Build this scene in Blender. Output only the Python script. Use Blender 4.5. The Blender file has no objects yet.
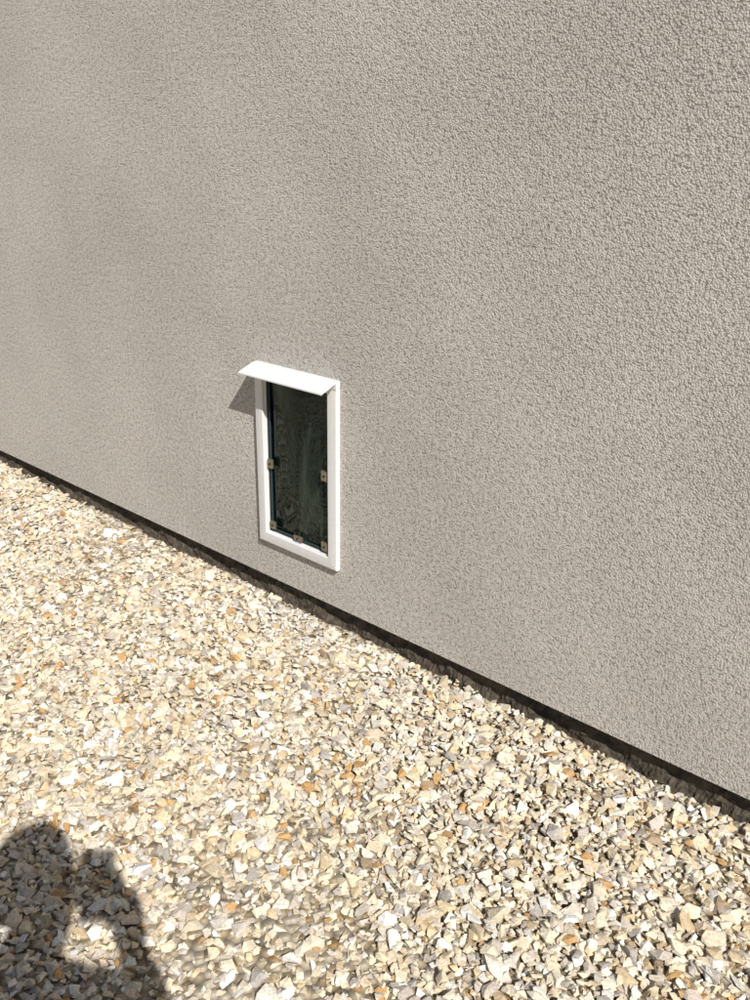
import bpy, bmesh, math
import numpy as np
from mathutils import Vector, Matrix
rng=np.random.default_rng(7)
S=bpy.context.scene
S.view_settings.view_transform='Standard'; S.view_settings.look='None'; S.view_settings.exposure=0
H=1.42; D=H/0.77; ZG=-0.088   # camera height over the render edge, wall distance, ground sheet level
C=S.collection

# ---------------- helpers
def link(o,parent=None):
    C.objects.link(o)
    if parent: o.parent=parent
    return o
def empty(name,loc=(0,0,0)):
    e=bpy.data.objects.new(name,None); e.location=loc; e.empty_display_size=.1; C.objects.link(e); return e
def mesh_obj(name,verts,faces,mat=None,parent=None,smooth=False):
    m=bpy.data.meshes.new(name); m.from_pydata([tuple(v) for v in verts],[],faces); m.update()
    if mat: m.materials.append(mat)
    if smooth:
        for p in m.polygons:p.use_smooth=True
    return link(bpy.data.objects.new(name,m),parent)
def box(name,a,b,mat,parent=None,bev=0,rot=None,loc=None):
    bm=bmesh.new(); bmesh.ops.create_cube(bm,size=1)
    for v in bm.verts:
        v.co=Vector([ (a[i]+b[i])/2+v.co[i]*(b[i]-a[i]) for i in range(3)])
    if bev: bmesh.ops.bevel(bm,geom=bm.edges[:],offset=bev,segments=2,affect='EDGES')
    m=bpy.data.meshes.new(name); bm.to_mesh(m); bm.free(); m.materials.append(mat)
    o=link(bpy.data.objects.new(name,m),parent)
    if rot: o.rotation_euler=rot
    if loc: o.location=loc
    return o
def newmat(name):
    m=bpy.data.materials.new(name); m.use_nodes=True
    nt=m.node_tree; b=nt.nodes['Principled BSDF']; return m,nt,b
def N(nt,t,**k):
    n=nt.nodes.new(t)
    for a,v in k.items():
        if a in n.inputs: n.inputs[a].default_value=v
        else: setattr(n,a,v)
    return n
def ramp(nt,stops):
    r=nt.nodes.new('ShaderNodeValToRGB'); e=r.color_ramp.elements
    while len(e)<len(stops): e.new(.5)
    for i,(p,c) in enumerate(stops):
        e[i].position=p; e[i].color=(*c,1) if len(c)==3 else c
    return r
def simple(name,col,rough=.5,metal=0,noise=0.08,scale=30,bump=0,):
    m,nt,b=newmat(name); L=nt.links.new
    tc=N(nt,'ShaderNodeTexCoord'); n=N(nt,'ShaderNodeTexNoise',Scale=scale,Detail=4)
    L(tc.outputs['Object'],n.inputs['Vector'])
    r=ramp(nt,[(.3,[c*(1-noise) for c in col]),(.7,[min(1,c*(1+noise)) for c in col])])
    L(n.outputs[0],r.inputs[0]); L(r.outputs[0],b.inputs['Base Color'])
    b.inputs['Roughness'].default_value=rough; b.inputs['Metallic'].default_value=metal
    if bump:
        bp=N(nt,'ShaderNodeBump',Strength=1,Distance=bump); L(n.outputs[0],bp.inputs['Height']); L(bp.outputs[0],b.inputs['Normal'])
    return m

# ---------------- materials
def stucco():
    m,nt,b=newmat('stucco_render'); L=nt.links.new
    tc=N(nt,'ShaderNodeTexCoord')
    sep=N(nt,'ShaderNodeSeparateXYZ'); L(tc.outputs['Object'],sep.inputs[0])
    cmb=N(nt,'ShaderNodeCombineXYZ'); L(sep.outputs['X'],cmb.inputs['X']); L(sep.outputs['Z'],cmb.inputs['Y'])
    O=cmb.outputs[0]
    v=N(nt,'ShaderNodeTexVoronoi',voronoi_dimensions='2D',Scale=190,feature='SMOOTH_F1'); v.inputs['Smoothness'].default_value=.2
    n0=N(nt,'ShaderNodeTexNoise',noise_dimensions='2D',Scale=90,Detail=1); L(O,n0.inputs['Vector'])
    w=N(nt,'ShaderNodeVectorMath',operation='MULTIPLY_ADD'); w.inputs[1].default_value=(.006,.006,.006)
    L(n0.outputs['Color'],w.inputs[0]); L(O,w.inputs[2]); L(w.outputs[0],v.inputs['Vector'])
    n1=N(nt,'ShaderNodeTexNoise',noise_dimensions='2D',Scale=330,Detail=3,Roughness=.6); L(O,n1.inputs['Vector'])
    n2=N(nt,'ShaderNodeTexNoise',noise_dimensions='2D',Scale=75,Detail=3); L(O,n2.inputs['Vector'])
    inv=N(nt,'ShaderNodeMath',operation='SUBTRACT'); inv.inputs[0].default_value=1; L(v.outputs['Distance'],inv.inputs[1])
    a1=N(nt,'ShaderNodeMath',operation='MULTIPLY_ADD'); a1.inputs[1].default_value=1.0; L(n1.outputs[0],a1.inputs[0]); L(inv.outputs[0],a1.inputs[2])
    a2=N(nt,'ShaderNodeMath',operation='MULTIPLY_ADD'); a2.inputs[1].default_value=1.15; L(n2.outputs[0],a2.inputs[0]); L(a1.outputs[0],a2.inputs[2])
    n3=N(nt,'ShaderNodeTexNoise',noise_dimensions='2D',Scale=2.6,Detail=3); L(O,n3.inputs['Vector'])
    bp0=N(nt,'ShaderNodeBump',Strength=1,Distance=.014); L(n3.outputs[0],bp0.inputs['Height'])
    bp=N(nt,'ShaderNodeBump',Strength=1,Distance=.0025); L(a2.outputs[0],bp.inputs['Height']); L(bp0.outputs[0],bp.inputs['Normal'])
    L(bp.outputs[0],b.inputs['Normal'])
    n4=N(nt,'ShaderNodeTexNoise',noise_dimensions='2D',Scale=1.6,Detail=6); L(O,n4.inputs['Vector'])
    r=ramp(nt,[(.3,(.64,.597,.553)),(.7,(.72,.675,.625))]); L(n4.outputs[0],r.inputs[0])
    mr=N(nt,'ShaderNodeMapRange'); mr.inputs['From Min'].default_value=1.2; mr.inputs['From Max'].default_value=1.85; mr.inputs['To Min'].default_value=.54; mr.inputs['To Max'].default_value=1.02
    L(a2.outputs[0],mr.inputs['Value'])
    mx=N(nt,'ShaderNodeVectorMath',operation='SCALE'); L(r.outputs[0],mx.inputs[0]); L(mr.outputs[0],mx.inputs['Scale'])
    L(mx.outputs[0],b.inputs['Base Color']); b.inputs['Roughness'].default_value=.95
    b.inputs['Specular IOR Level'].default_value=.2
    return m
M_st=stucco()
def stone_mat():
    m,nt,b=newmat('crushed_limestone'); L=nt.links.new
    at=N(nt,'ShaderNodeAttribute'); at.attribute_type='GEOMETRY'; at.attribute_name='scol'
    tc=N(nt,'ShaderNodeTexCoord')
    n=N(nt,'ShaderNodeTexNoise',Scale=160,Detail=4,Roughness=.65); L(tc.outputs['Object'],n.inputs['Vector'])
    mr=N(nt,'ShaderNodeMapRange'); mr.inputs['From Min'].default_value=.3; mr.inputs['From Max'].default_value=.7; mr.inputs['To Min'].default_value=.74; mr.inputs['To Max'].default_value=1.2
    L(n.outputs[0],mr.inputs['Value'])
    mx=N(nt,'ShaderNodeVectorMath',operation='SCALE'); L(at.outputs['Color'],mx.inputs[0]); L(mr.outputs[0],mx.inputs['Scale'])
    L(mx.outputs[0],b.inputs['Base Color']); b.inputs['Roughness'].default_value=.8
    bp=N(nt,'ShaderNodeBump',Strength=.8,Distance=.003); L(n.outputs[0],bp.inputs['Height']); L(bp.outputs[0],b.inputs['Normal'])
    return m
M_stone=stone_mat()
def ground_mat():
    m,nt,b=newmat('gravel_ground'); L=nt.links.new
    tc=N(nt,'ShaderNodeTexCoord'); O=tc.outputs['Object']
    v=N(nt,'ShaderNodeTexVoronoi',voronoi_dimensions='2D',Scale=48); L(O,v.inputs['Vector'])
    sp=N(nt,'ShaderNodeSeparateColor'); L(v.outputs['Color'],sp.inputs[0])
    r=ramp(nt,[(0,(.26,.20,.12)),(.3,(.46,.38,.26)),(.6,(.56,.48,.36)),(.85,(.64,.58,.47)),(1,(.42,.26,.11))]); L(sp.outputs[0],r.inputs[0])
    mr=N(nt,'ShaderNodeMapRange'); mr.inputs['From Max'].default_value=.9; mr.inputs['To Min'].default_value=1; mr.inputs['To Max'].default_value=.3; L(v.outputs['Distance'],mr.inputs['Value'])
    mx=N(nt,'ShaderNodeVectorMath',operation='SCALE'); L(r.outputs[0],mx.inputs[0]); L(mr.outputs[0],mx.inputs['Scale'])
    L(mx.outputs[0],b.inputs['Base Color']); b.inputs['Roughness'].default_value=.9
    bp=N(nt,'ShaderNodeBump',Strength=1,Distance=.012); L(mr.outputs[0],bp.inputs['Height']); L(bp.outputs[0],b.inputs['Normal'])
    return m
M_ground=ground_mat()
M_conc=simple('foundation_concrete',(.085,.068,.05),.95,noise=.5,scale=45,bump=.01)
M_white=simple('white_powder_coat',(.76,.76,.765),.38,noise=.02,scale=60)
M_rub=simple('black_rubber_seal',(.02,.02,.02),.6)
M_brass=simple('brass_clip',(.30,.27,.20),.4,metal=.7,noise=.2,scale=80)
M_in=simple('interior_wall',(.25,.25,.23),.8)
def flap_mat():
    m,nt,b=newmat('tinted_vinyl_flap'); L=nt.links.new
    tc=N(nt,'ShaderNodeTexCoord'); mp=N(nt,'ShaderNodeMapping'); mp.inputs['Scale'].default_value=(1,1,.2)
    L(tc.outputs['Object'],mp.inputs[0])
    n=N(nt,'ShaderNodeTexNoise',Scale=12,Detail=3,Distortion=1.2,Roughness=.5); L(mp.outputs[0],n.inputs['Vector'])
    r=ramp(nt,[(.36,(.002,.0045,.005)),(.50,(.005,.010,.0095)),(.60,(.014,.022,.018)),(.66,(.032,.043,.034)),(.75,(.012,.018,.015))]); L(n.outputs[0],r.inputs[0])  # lighter streaks painted into the base colour stand in for reflections
    L(r.outputs[0],b.inputs['Base Color']); b.inputs['Roughness'].default_value=.03
    b.inputs['IOR'].default_value=1.38
    b.inputs['Specular Tint'].default_value=(.75,1,.98,1)
    n2=N(nt,'ShaderNodeTexNoise',Scale=6,Detail=1); L(mp.outputs[0],n2.inputs['Vector'])
    bp=N(nt,'ShaderNodeBump',Strength=1,Distance=.006); L(n2.outputs[0],bp.inputs['Height']); L(bp.outputs[0],b.inputs['Normal'])
    return m
M_flap=flap_mat()

# ---------------- ground sheet
mesh_obj('ground',[(-300,-300,ZG),(300,-300,ZG),(300,300,ZG),(-300,300,ZG)],[(0,1,2,3)],M_ground)

# ---------------- wall with real opening
x0,x1=-1.1665*D,-.967*D; z1=H-.3600*D; z0=H-.6936*D
fw=.042
wall=empty('stucco_wall')
ox0,ox1,oz0,oz1=x0+fw,x1-fw,z0+fw,z1-fw
XS=[-16,ox0,ox1,9]; ZS=[0,oz0,oz1,5.2]; T=.24
V=[];F=[]
def vid(i,k,b): return (i*4+k)*2+b
for i in range(4):
    for k in range(4):
        for b in range(2): V.append((XS[i],D+b*T,ZS[k]))
for i in range(3):
    for k in range(3):
        if i==1 and k==1: continue
        F.append((vid(i,k,0),vid(i+1,k,0),vid(i+1,k+1,0),vid(i,k+1,0)))
        F.append((vid(i,k,1),vid(i,k+1,1),vid(i+1,k+1,1),vid(i+1,k,1)))
for i in range(3):
    F.append((vid(i,0,0),vid(i,0,1),vid(i+1,0,1),vid(i+1,0,0)))
    F.append((vid(i,3,0),vid(i+1,3,0),vid(i+1,3,1),vid(i,3,1)))
for k in range(3):
    F.append((vid(0,k,0),vid(0,k+1,0),vid(0,k+1,1),vid(0,k,1)))
    F.append((vid(3,k,0),vid(3,k,1),vid(3,k+1,1),vid(3,k+1,0)))
F.append((vid(1,1,0),vid(1,1,1),vid(2,1,1),vid(2,1,0)))
F.append((vid(1,2,0),vid(2,2,0),vid(2,2,1),vid(1,2,1)))
F.append((vid(1,1,0),vid(1,2,0),vid(1,2,1),vid(1,1,1)))
F.append((vid(2,1,0),vid(2,1,1),vid(2,2,1),vid(2,2,0)))
mesh_obj('render_coat',V,F,M_st,wall)
# foundation, rough, recessed below the render edge
nx,nz=1500,11
xs=np.linspace(-8,3,nx); zs=np.linspace(-.13,-.002,nz)
V=[];F=[]
ph=rng.random((6,2))*6.28
for k,z in enumerate(zs):
    for i,x in enumerate(xs):
        y=D+.038+.007*math.sin(x*9+ph[0,0])+.005*math.sin(x*31+z*60+ph[1,0])+.003*math.sin(x*83-z*90)+rng.normal(0,.0022)-(.024*(1-k/(nz-1)))
        V.append((x,y,z))
for k in range(nz-1):
    for i in range(nx-1):
        a=k*nx+i; F.append((a,a+1,a+nx+1,a+nx))
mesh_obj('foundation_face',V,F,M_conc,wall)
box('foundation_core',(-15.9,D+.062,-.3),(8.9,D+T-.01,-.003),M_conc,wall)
box('interior_box',(ox0-.5,D+T+1.2,-.2),(ox1+.5,D+T+1.25,2.2),M_in,wall)

# ---------------- pet door
door=empty('pet_door',(0,D,0))
xc,zc=(x0+x1)/2,(z0+z1)/2; hw,hh=(x1-x0)/2,(z1-z0)/2
def ring(name,prof,mat,segs=None):
    V=[];F=[]
    for u,v in prof:
        for sx,sz in ((-1,-1),(1,-1),(1,1),(-1,1)):
            V.append((xc+sx*(hw-u),-v,zc+sz*(hh-u)))
    for j in range(len(prof)-1):
        for i in range(4):
            F.append((j*4+i,j*4+(i+1)%4,(j+1)*4+(i+1)%4,(j+1)*4+i))
    return mesh_obj(name,V,F,mat,door)
ring('frame',[(0,.0005),(0,.013),(.0008,.0155),(.003,.017),(.020,.0185),(.034,.0185),(.0365,.0178),(.038,.0155),(.0385,.006),(.0415,.0055),(.0415,-.1)],M_white)
ring('seal',[(.0413,-.002),(.0413,.002),(.043,.0035),(.0475,.0035),(.049,.001),(.049,-.012)],M_rub)
# flap, a gently bowed sheet
nx,nz=24,40; V=[];F=[]
fx0,fx1,fz0,fz1=x0+.0485,x1-.0485,z0+.046,z1-.05
for k in range(nz+1):
    for i in range(nx+1):
        a=i/nx;b=k/nz
        y=.006-.004*math.sin(math.pi*a)*math.sin(math.pi*b)+.0012*math.sin(7*a+3*b)+.0008*math.sin(11*b+2*a)
        V.append((fx0+(fx1-fx0)*a,y,fz0+(fz1-fz0)*b))
for k in range(nz):
    for i in range(nx):
        a=k*(nx+1)+i; F.append((a,a+1,a+nx+2,a+nx+1))
mesh_obj('flap',V,F,M_flap,door,True)
M_edge=simple('flap_edge_vinyl',(.02,.05,.055),.2)
box('flap_edge_l',(fx0+.001,-.001,fz0+.01),(fx0+.006,.003,fz1),M_edge,door,.001)
box('flap_edge_b',(fx0+.009,-.001,fz0+.002),(fx1-.003,.003,fz0+.007),M_edge,door,.001)
# clips
def clip(n,x,z,w,h):
    box('clip_'+n,(x-w/2,-.012,z-h/2),(x+w/2,-.0045,z+h/2),M_brass,door,.0015)
    bm=bmesh.new(); bmesh.ops.create_cone(bm,cap_ends=True,segments=14,radius1=.0045,radius2=.0035,depth=.003,matrix=Matrix.Translation((x,-.0135,z))@Matrix.Rotation(math.pi/2,4,'X'))
    m=bpy.data.meshes.new('screw'); bm.to_mesh(m); bm.free(); m.materials.append(M_rub); link(bpy.data.objects.new('screw_'+n,m),door)
Ht=z1-z0
clip('side_a',fx0+.010,z1-.535*Ht,.024,.032); clip('side_b',fx1-.010,z1-.50*Ht,.028,.034)
clip('base_a',fx0+.014,fz0+.022,.026,.028); clip('base_b',fx1-.012,fz0+.020,.028,.032); clip('base_c',(fx0+fx1)/2,fz0+.010,.040,.018)
# hood
p=.0425*D; dz=.0105*D+.001
hx0,hx1=x0-.002,x1+.001
prof=[(.0,z1+.004),(-.0185,z1+.002),(-p,z1-dz),(-p-.0008,z1-dz-.002),(-p-.0005,z1-dz-.005),(-p+.001,z1-dz-.005),(-p+.0015,z1-dz-.003),(-.0195,z1-.002),(-.0195,z1-.02),(-.0188,z1-.02)]
V=[];F=[]
for x in (hx0,hx1):
    for y,z in prof: V.append((x,y,z))
n=len(prof)
for i in range(n): F.append((i,(i+1)%n,n+(i+1)%n,n+i))
F.append(tuple(range(n))); F.append(tuple(range(2*n-1,n-1,-1)))
hood=mesh_obj('hood',V,F,M_white,door)
bm=bmesh.new(); bm.from_mesh(hood.data); bmesh.ops.recalc_face_normals(bm,faces=bm.faces); bm.to_mesh(hood.data); bm.free()

# ---------------- gravel
src=bpy.data.collections.new('gravel_stones')
NS=20
for s in range(NS):
    bm=bmesh.new(); r=np.random.default_rng(100+s)
    npt=int(r.integers(8,13)); asp=(1,r.uniform(.6,.95),r.uniform(.35,.65))
    for _ in range(npt):
        d=r.normal(size=3); d/=np.linalg.norm(d); d*=r.uniform(.82,1.05)
        bm.verts.new((d[0]*asp[0],d[1]*asp[1],d[2]*asp[2]))
    bmesh.ops.convex_hull(bm,input=bm.verts[:])
    m=bpy.data.meshes.new('stone_%02d'%s); bm.to_mesh(m); bm.free(); m.materials.append(M_stone)
    src.objects.link(bpy.data.objects.new('stone_%02d'%s,m))
pos=[];scl=[]
def layer(xa,xb,ya,yb,sp,z,zj,smin,smax,keep=1,far=None):
    gx,gy=np.meshgrid(np.arange(xa,xb,sp),np.arange(ya,yb,sp))
    q=np.stack([gx.ravel(),gy.ravel()],1); q=q[rng.random(len(q))<keep]
    q+=rng.uniform(-.6,.6,q.shape)*sp
    n=len(q); h=.006*np.sin(q[:,0]*2.1+.6)*np.sin(q[:,1]*2.7)+.004*np.sin(q[:,0]*5+q[:,1]*4)
    P=np.column_stack([q,np.full(n,z)+rng.normal(0,zj,n)+h])
    s=np.clip(rng.lognormal(math.log(.0101),.42,n),smin,smax)
    ok=P[:,1]<D+.014-s*.3
    pos.append(P[ok]); scl.append(s[ok])
XA,XB,YA,YB=-5.8,.9,-.6,D+.015
layer(XA,XB,YA,YB,.0205,ZG+.001,.002,.008,.02)
layer(XA,XB,YA,YB,.0180,ZG+.007,.0025,.005,.022,.96)
layer(XA,XB,YA,YB,.032,ZG+.012,.002,.006,.025,.8)
pos=np.concatenate(pos);scl=np.concatenate(scl);n=len(pos)
pal=np.array([(.73,.65,.50),(.70,.60,.43),(.63,.50,.32),(.79,.75,.66),(.57,.50,.43),(.46,.42,.38),(.54,.33,.14),(.70,.63,.53),(.40,.30,.20),(.66,.54,.40),(.80,.78,.74)])
pw=np.array([.20,.16,.10,.13,.10,.07,.034,.11,.025,.066,.04]);pw/=pw.sum()
col=pal[rng.choice(len(pal),n,p=pw)]*rng.normal(1,.09,(n,1))
caustic=.5*np.exp(-((pos[:,0]+2.0)/.17)**2-((pos[:,1]-D+.04)/.11)**2)*rng.uniform(.4,1,n)   # sun patch thrown down by the flap, painted into the stone colours
col=col*(1-caustic[:,None])+np.array([.78,.77,.76])*caustic[:,None]
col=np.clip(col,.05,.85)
rot=np.column_stack([rng.normal(0,.38,n),rng.normal(0,.38,n),rng.uniform(0,6.283,n)])
flip=rng.random(n)<.5; rot[flip,0]+=math.pi
me=bpy.data.meshes.new('gravel'); me.vertices.add(n); me.vertices.foreach_set('co',pos.astype(np.float32).ravel())
a=me.attributes.new('rot','FLOAT_VECTOR','POINT'); a.data.foreach_set('vector',rot.astype(np.float32).ravel())
a=me.attributes.new('siz','FLOAT','POINT'); a.data.foreach_set('value',scl.astype(np.float32)*1.25)
a=me.attributes.new('idx','INT','POINT'); a.data.foreach_set('value',rng.integers(0,NS,n).astype(np.int32))
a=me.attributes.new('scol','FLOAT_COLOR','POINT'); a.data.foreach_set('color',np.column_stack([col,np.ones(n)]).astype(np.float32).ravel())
me.update()
g=link(bpy.data.objects.new('gravel',me))
ng=bpy.data.node_groups.new('gravel_scatter','GeometryNodeTree')
ng.interface.new_socket('Geometry',in_out='INPUT',socket_type='NodeSocketGeometry')
ng.interface.new_socket('Geometry',in_out='OUTPUT',socket_type='NodeSocketGeometry')
gi=ng.nodes.new('NodeGroupInput');go=ng.nodes.new('NodeGroupOutput')
ci=ng.nodes.new('GeometryNodeCollectionInfo'); ci.inputs['Collection'].default_value=src
ci.inputs['Separate Children'].default_value=True; ci.inputs['Reset Children'].default_value=True
ip=ng.nodes.new('GeometryNodeInstanceOnPoints'); ip.inputs['Pick Instance'].default_value=True
rz=ng.nodes.new('GeometryNodeRealizeInstances')
def na(name,dt):
    q=ng.nodes.new('GeometryNodeInputNamedAttribute'); q.data_type=dt; q.inputs['Name'].default_value=name; return q.outputs['Attribute']
er=ng.nodes.new('FunctionNodeEulerToRotation')
ng.links.new(na('rot','FLOAT_VECTOR'),er.inputs[0]); ng.links.new(er.outputs[0],ip.inputs['Rotation'])
ng.links.new(na('siz','FLOAT'),ip.inputs['Scale']); ng.links.new(na('idx','INT'),ip.inputs['Instance Index'])
ng.links.new(gi.outputs[0],ip.inputs['Points']); ng.links.new(ci.outputs[0],ip.inputs['Instance']); ng.links.new(ip.outputs[0],rz.inputs[0]); ng.links.new(rz.outputs[0],go.inputs[0])
md=g.modifiers.new('scatter','NODES'); md.node_group=ng

# ---------------- photographer (stands behind the camera; his shadow is in the picture)
fw_=Vector((-.664,.747,0)); rt=Vector((.747,.664,0)); up=Vector((0,0,1))
B0=rt*(-.078)+fw_*(-.288)
ph=empty('photographer')
M_skin=simple('skin',(.50,.30,.21),.5,noise=.06,scale=20)
M_shirt=simple('blue_cotton_shirt',(.05,.08,.14),.85,noise=.12,scale=60,bump=.002)
M_jean=simple('denim',(.05,.07,.12),.9,noise=.25,scale=120,bump=.001)
M_shoe=simple('leather_shoe',(.09,.06,.04),.5)
M_hair=simple('brown_hair',(.05,.03,.018),.6,noise=.4,scale=150,bump=.004)
GZ=ZG+.018
def P(r,f,z): return B0+rt*r+fw_*f+up*(z+GZ)
def skin(name,pts,edges,rad,mat,root=0,sub=2):
    m=bpy.data.meshes.new(name); m.from_pydata([tuple(q) for q in pts],edges,[]); m.materials.append(mat)
    o=link(bpy.data.objects.new(name,m),ph)
    md=o.modifiers.new('skin','SKIN'); md.use_smooth_shade=True
    for i,rr in enumerate(rad):
        sv=m.skin_vertices[0].data[i]; sv.radius=(rr,rr) if not isinstance(rr,tuple) else rr; sv.use_root=(i==root)
    s=o.modifiers.new('sub','SUBSURF'); s.levels=sub; s.render_levels=sub
    return o
HT=1.80
pts=[P(0,0,.94),P(.10,0,.87),P(.12,.02,.48),P(.13,-.01,.10),P(-.10,0,.87),P(-.12,.03,.48),P(-.13,.0,.10),P(0,0,1.02)]
skin('trousers',pts,[(0,1),(1,2),(2,3),(0,4),(4,5),(5,6),(0,7)],[.13,.105,.072,.062,.105,.072,.062,.135],M_jean)
for sx in (-1,1):
    skin('shoe_%s'%('l' if sx<0 else 'r'),[P(.13*sx,-.06,.055),P(.13*sx,.02,.05),P(.14*sx,.11,.042),P(.145*sx,.19,.036)],[(0,1),(1,2),(2,3)],[.045,.05,.046,.034],M_shoe)
SH=1.46
Ls=P(-.19,.03,SH-.04);Rs=P(.18,.03,SH-.05)
Le=P(-.07,.20,1.19);Re=P(.17,.17,1.18)
pts=[P(0,0,.98),P(0,.0,1.14),P(0,.0,1.31),P(0,.0,SH-.04),P(0,.01,SH+.03),Rs,Rs.lerp(Re,.65),Ls,Ls.lerp(Le,.65)]
skin('shirt',pts,[(0,1),(1,2),(2,3),(3,4),(3,5),(5,6),(3,7),(7,8)],[.145,.14,.15,.12,.07,.078,.064,.078,.064],M_shirt)
skin('neck',[P(0,.01,SH-.01),P(0,.035,SH+.06),P(0,.05,SH+.13)],[(0,1),(1,2)],[.066,.062,.062],M_skin)
cf=Vector((-.6159,.6931,-.3746)); cr=Vector((.7435,.6687,.0147)); cu=Vector((-.2607,.2694,.9271))
cam_loc=Vector((0,0,H))
pc=cam_loc-cf*.012-cu*.012-cr*.006
rotm=Matrix((cr,cu,-cf)).transposed()
M_ph=simple('phone_glass_black',(.02,.02,.022),.15)
phn=box('phone',(-.039,-.078,-.004),(.039,.078,.004),M_ph,ph,.0025)
phn.matrix_world=Matrix.Translation(pc)@rotm.to_4x4()
# both arms raised, hands round the edges of the phone, sleeves to the wrist
for sx,Sd,E,side in ((1,Rs,Re,'r'),(-1,Ls,Le,'l')):
    hc=pc+cr*.066*sx-cu*.036-cf*.03
    wr=hc+(E-hc).normalized()*.075
    skin('sleeve_'+side,[Sd.lerp(E,.5),E,E.lerp(wr,.45),E.lerp(wr,.92)],[(0,1),(1,2),(2,3)],[.064,.062,.056,.046],M_shirt)
    skin('hand_'+side,[E.lerp(wr,.7),wr,hc,hc+cu*.03-cr*.012*sx],[(0,1),(1,2),(2,3)],[.032,.031,(.038,.026),(.036,.021)],M_skin)
    for j in range(4):
        o=cu*(.050-.02*j); ln=(.9,1,.95,.8)[j]
        a=hc+o*.8; b=hc+o-cr*.012*sx+cf*.014*ln; c=pc+cr*.042*sx-cu*.012+o-cf*.008
        skin('finger_%s%d'%(side,j+1),[a,b,c,c-cr*.012*ln*sx-cf*.004],[(0,1),(1,2),(2,3)],[.010,.0095,.0085,.007],M_skin,sub=1)
    skin('thumb_'+side,[hc-cu*.01,hc-cr*.02*sx-cf*.018+cu*.01,pc+cr*.032*sx-cf*.014-cu*.02,pc+cr*.018*sx-cf*.013-cu*.004],[(0,1),(1,2),(2,3)],[.013,.011,.0095,.008],M_skin,sub=1)
# head
hc0=P(0,.085,HT-.115)
bm=bmesh.new(); bmesh.ops.create_uvsphere(bm,u_segments=32,v_segments=24,radius=1)
for v in bm.verts:
    x,y,z=v.co
    w=.076*(1-.22*max(0,-z)); d_=.096*(1-.10*max(0,-z)); h=.115
    X,Y,Z=x*w,y*d_,z*h
    if y>0:
        g1=math.exp(-((x/.16)**2+((z+.12)/.22)**2)); Y+=.022*g1
        Y+=.006*math.exp(-((x/.3)**2+((z+.52)/.08)**2))+.010*math.exp(-((x/.35)**2+((z+.85)/.18)**2))
        for s in (-1,1): Y-=.010*math.exp(-(((x-s*.38)/.17)**2+((z-.06)/.12)**2))
    v.co=(X,Y,Z)
hm=bpy.data.meshes.new('head'); bm.to_mesh(hm); bm.free(); hm.materials.append(M_skin)
for q in hm.polygons:q.use_smooth=True
R=Matrix((rt,fw_,up)).transposed().to_4x4()@Matrix.Rotation(-.25,4,'X')
hd=link(bpy.data.objects.new('head',hm),ph); hd.matrix_world=Matrix.Translation(hc0)@R
def blob(name,loc,sc,mat,cut=None):
    bm=bmesh.new(); bmesh.ops.create_uvsphere(bm,u_segments=28,v_segments=18,radius=1)
    for v in bm.verts: v.co=Vector((v.co.x*sc[0],v.co.y*sc[1],v.co.z*sc[2]))+Vector(loc)
    if cut: bmesh.ops.delete(bm,geom=[v for v in bm.verts if cut(v.co)],context='VERTS')
    m=bpy.data.meshes.new(name); bm.to_mesh(m); bm.free(); m.materials.append(mat)
    for q in m.polygons:q.use_smooth=True
    o=link(bpy.data.objects.new(name,m),ph); o.matrix_world=Matrix.Translation(hc0)@R; return o
blob('hair',(0,-.010,.012),(.096,.112,.118),M_hair,lambda c:(c.y>.03 and c.z<.062) or c.z<-.060 or (c.y>-.005 and c.z<.01))
M_eye=simple('eye_white',(.7,.7,.68),.2); M_iris=simple('iris',(.05,.035,.02),.2)
M_lip=simple('lips',(.42,.17,.14),.5)
for s in (-1,1):
    blob('ear_%d'%(s+1),(s*.077,-.004,-.005),(.010,.018,.031),M_skin)
    blob('eye_%d'%(s+1),(s*.029,.076,.008),(.012,.011,.0085),M_eye)
    blob('iris_%d'%(s+1),(s*.029,.0845,.008),(.0048,.0035,.005),M_iris)
blob('mouth',(0,.0895,-.060),(.021,.007,.006),M_lip)

# ---------------- light
sd=Vector((1.95,-1,2.05)).normalized()
sl=bpy.data.lights.new('sun','SUN'); sl.energy=5.0; sl.angle=math.radians(.5); sl.color=(1,.965,.905)
so=link(bpy.data.objects.new('sun',sl)); so.rotation_euler=sd.to_track_quat('Z','Y').to_euler(); so.location=(4,-3,6)
W=bpy.data.worlds.new('World'); S.world=W; W.use_nodes=True; nt=W.node_tree
sk=nt.nodes.new('ShaderNodeTexSky'); sk.sky_type='NISHITA'; sk.sun_disc=False
sk.sun_elevation=math.asin(sd.z); sk.sun_rotation=math.atan2(sd.x,sd.y)
bg=nt.nodes['Background']; bg.inputs['Strength'].default_value=.05
nt.links.new(sk.outputs[0],bg.inputs[0])

# ---------------- camera
cd=bpy.data.cameras.new('camera'); cam=link(bpy.data.objects.new('camera',cd))
cd.sensor_fit='VERTICAL'; cd.sensor_height=36; cd.sensor_width=27; cd.lens=36*.893; cd.clip_start=.01; cd.clip_end=1000
cam.matrix_world=Matrix.Translation(cam_loc)@rotm.to_4x4()
S.camera=cam
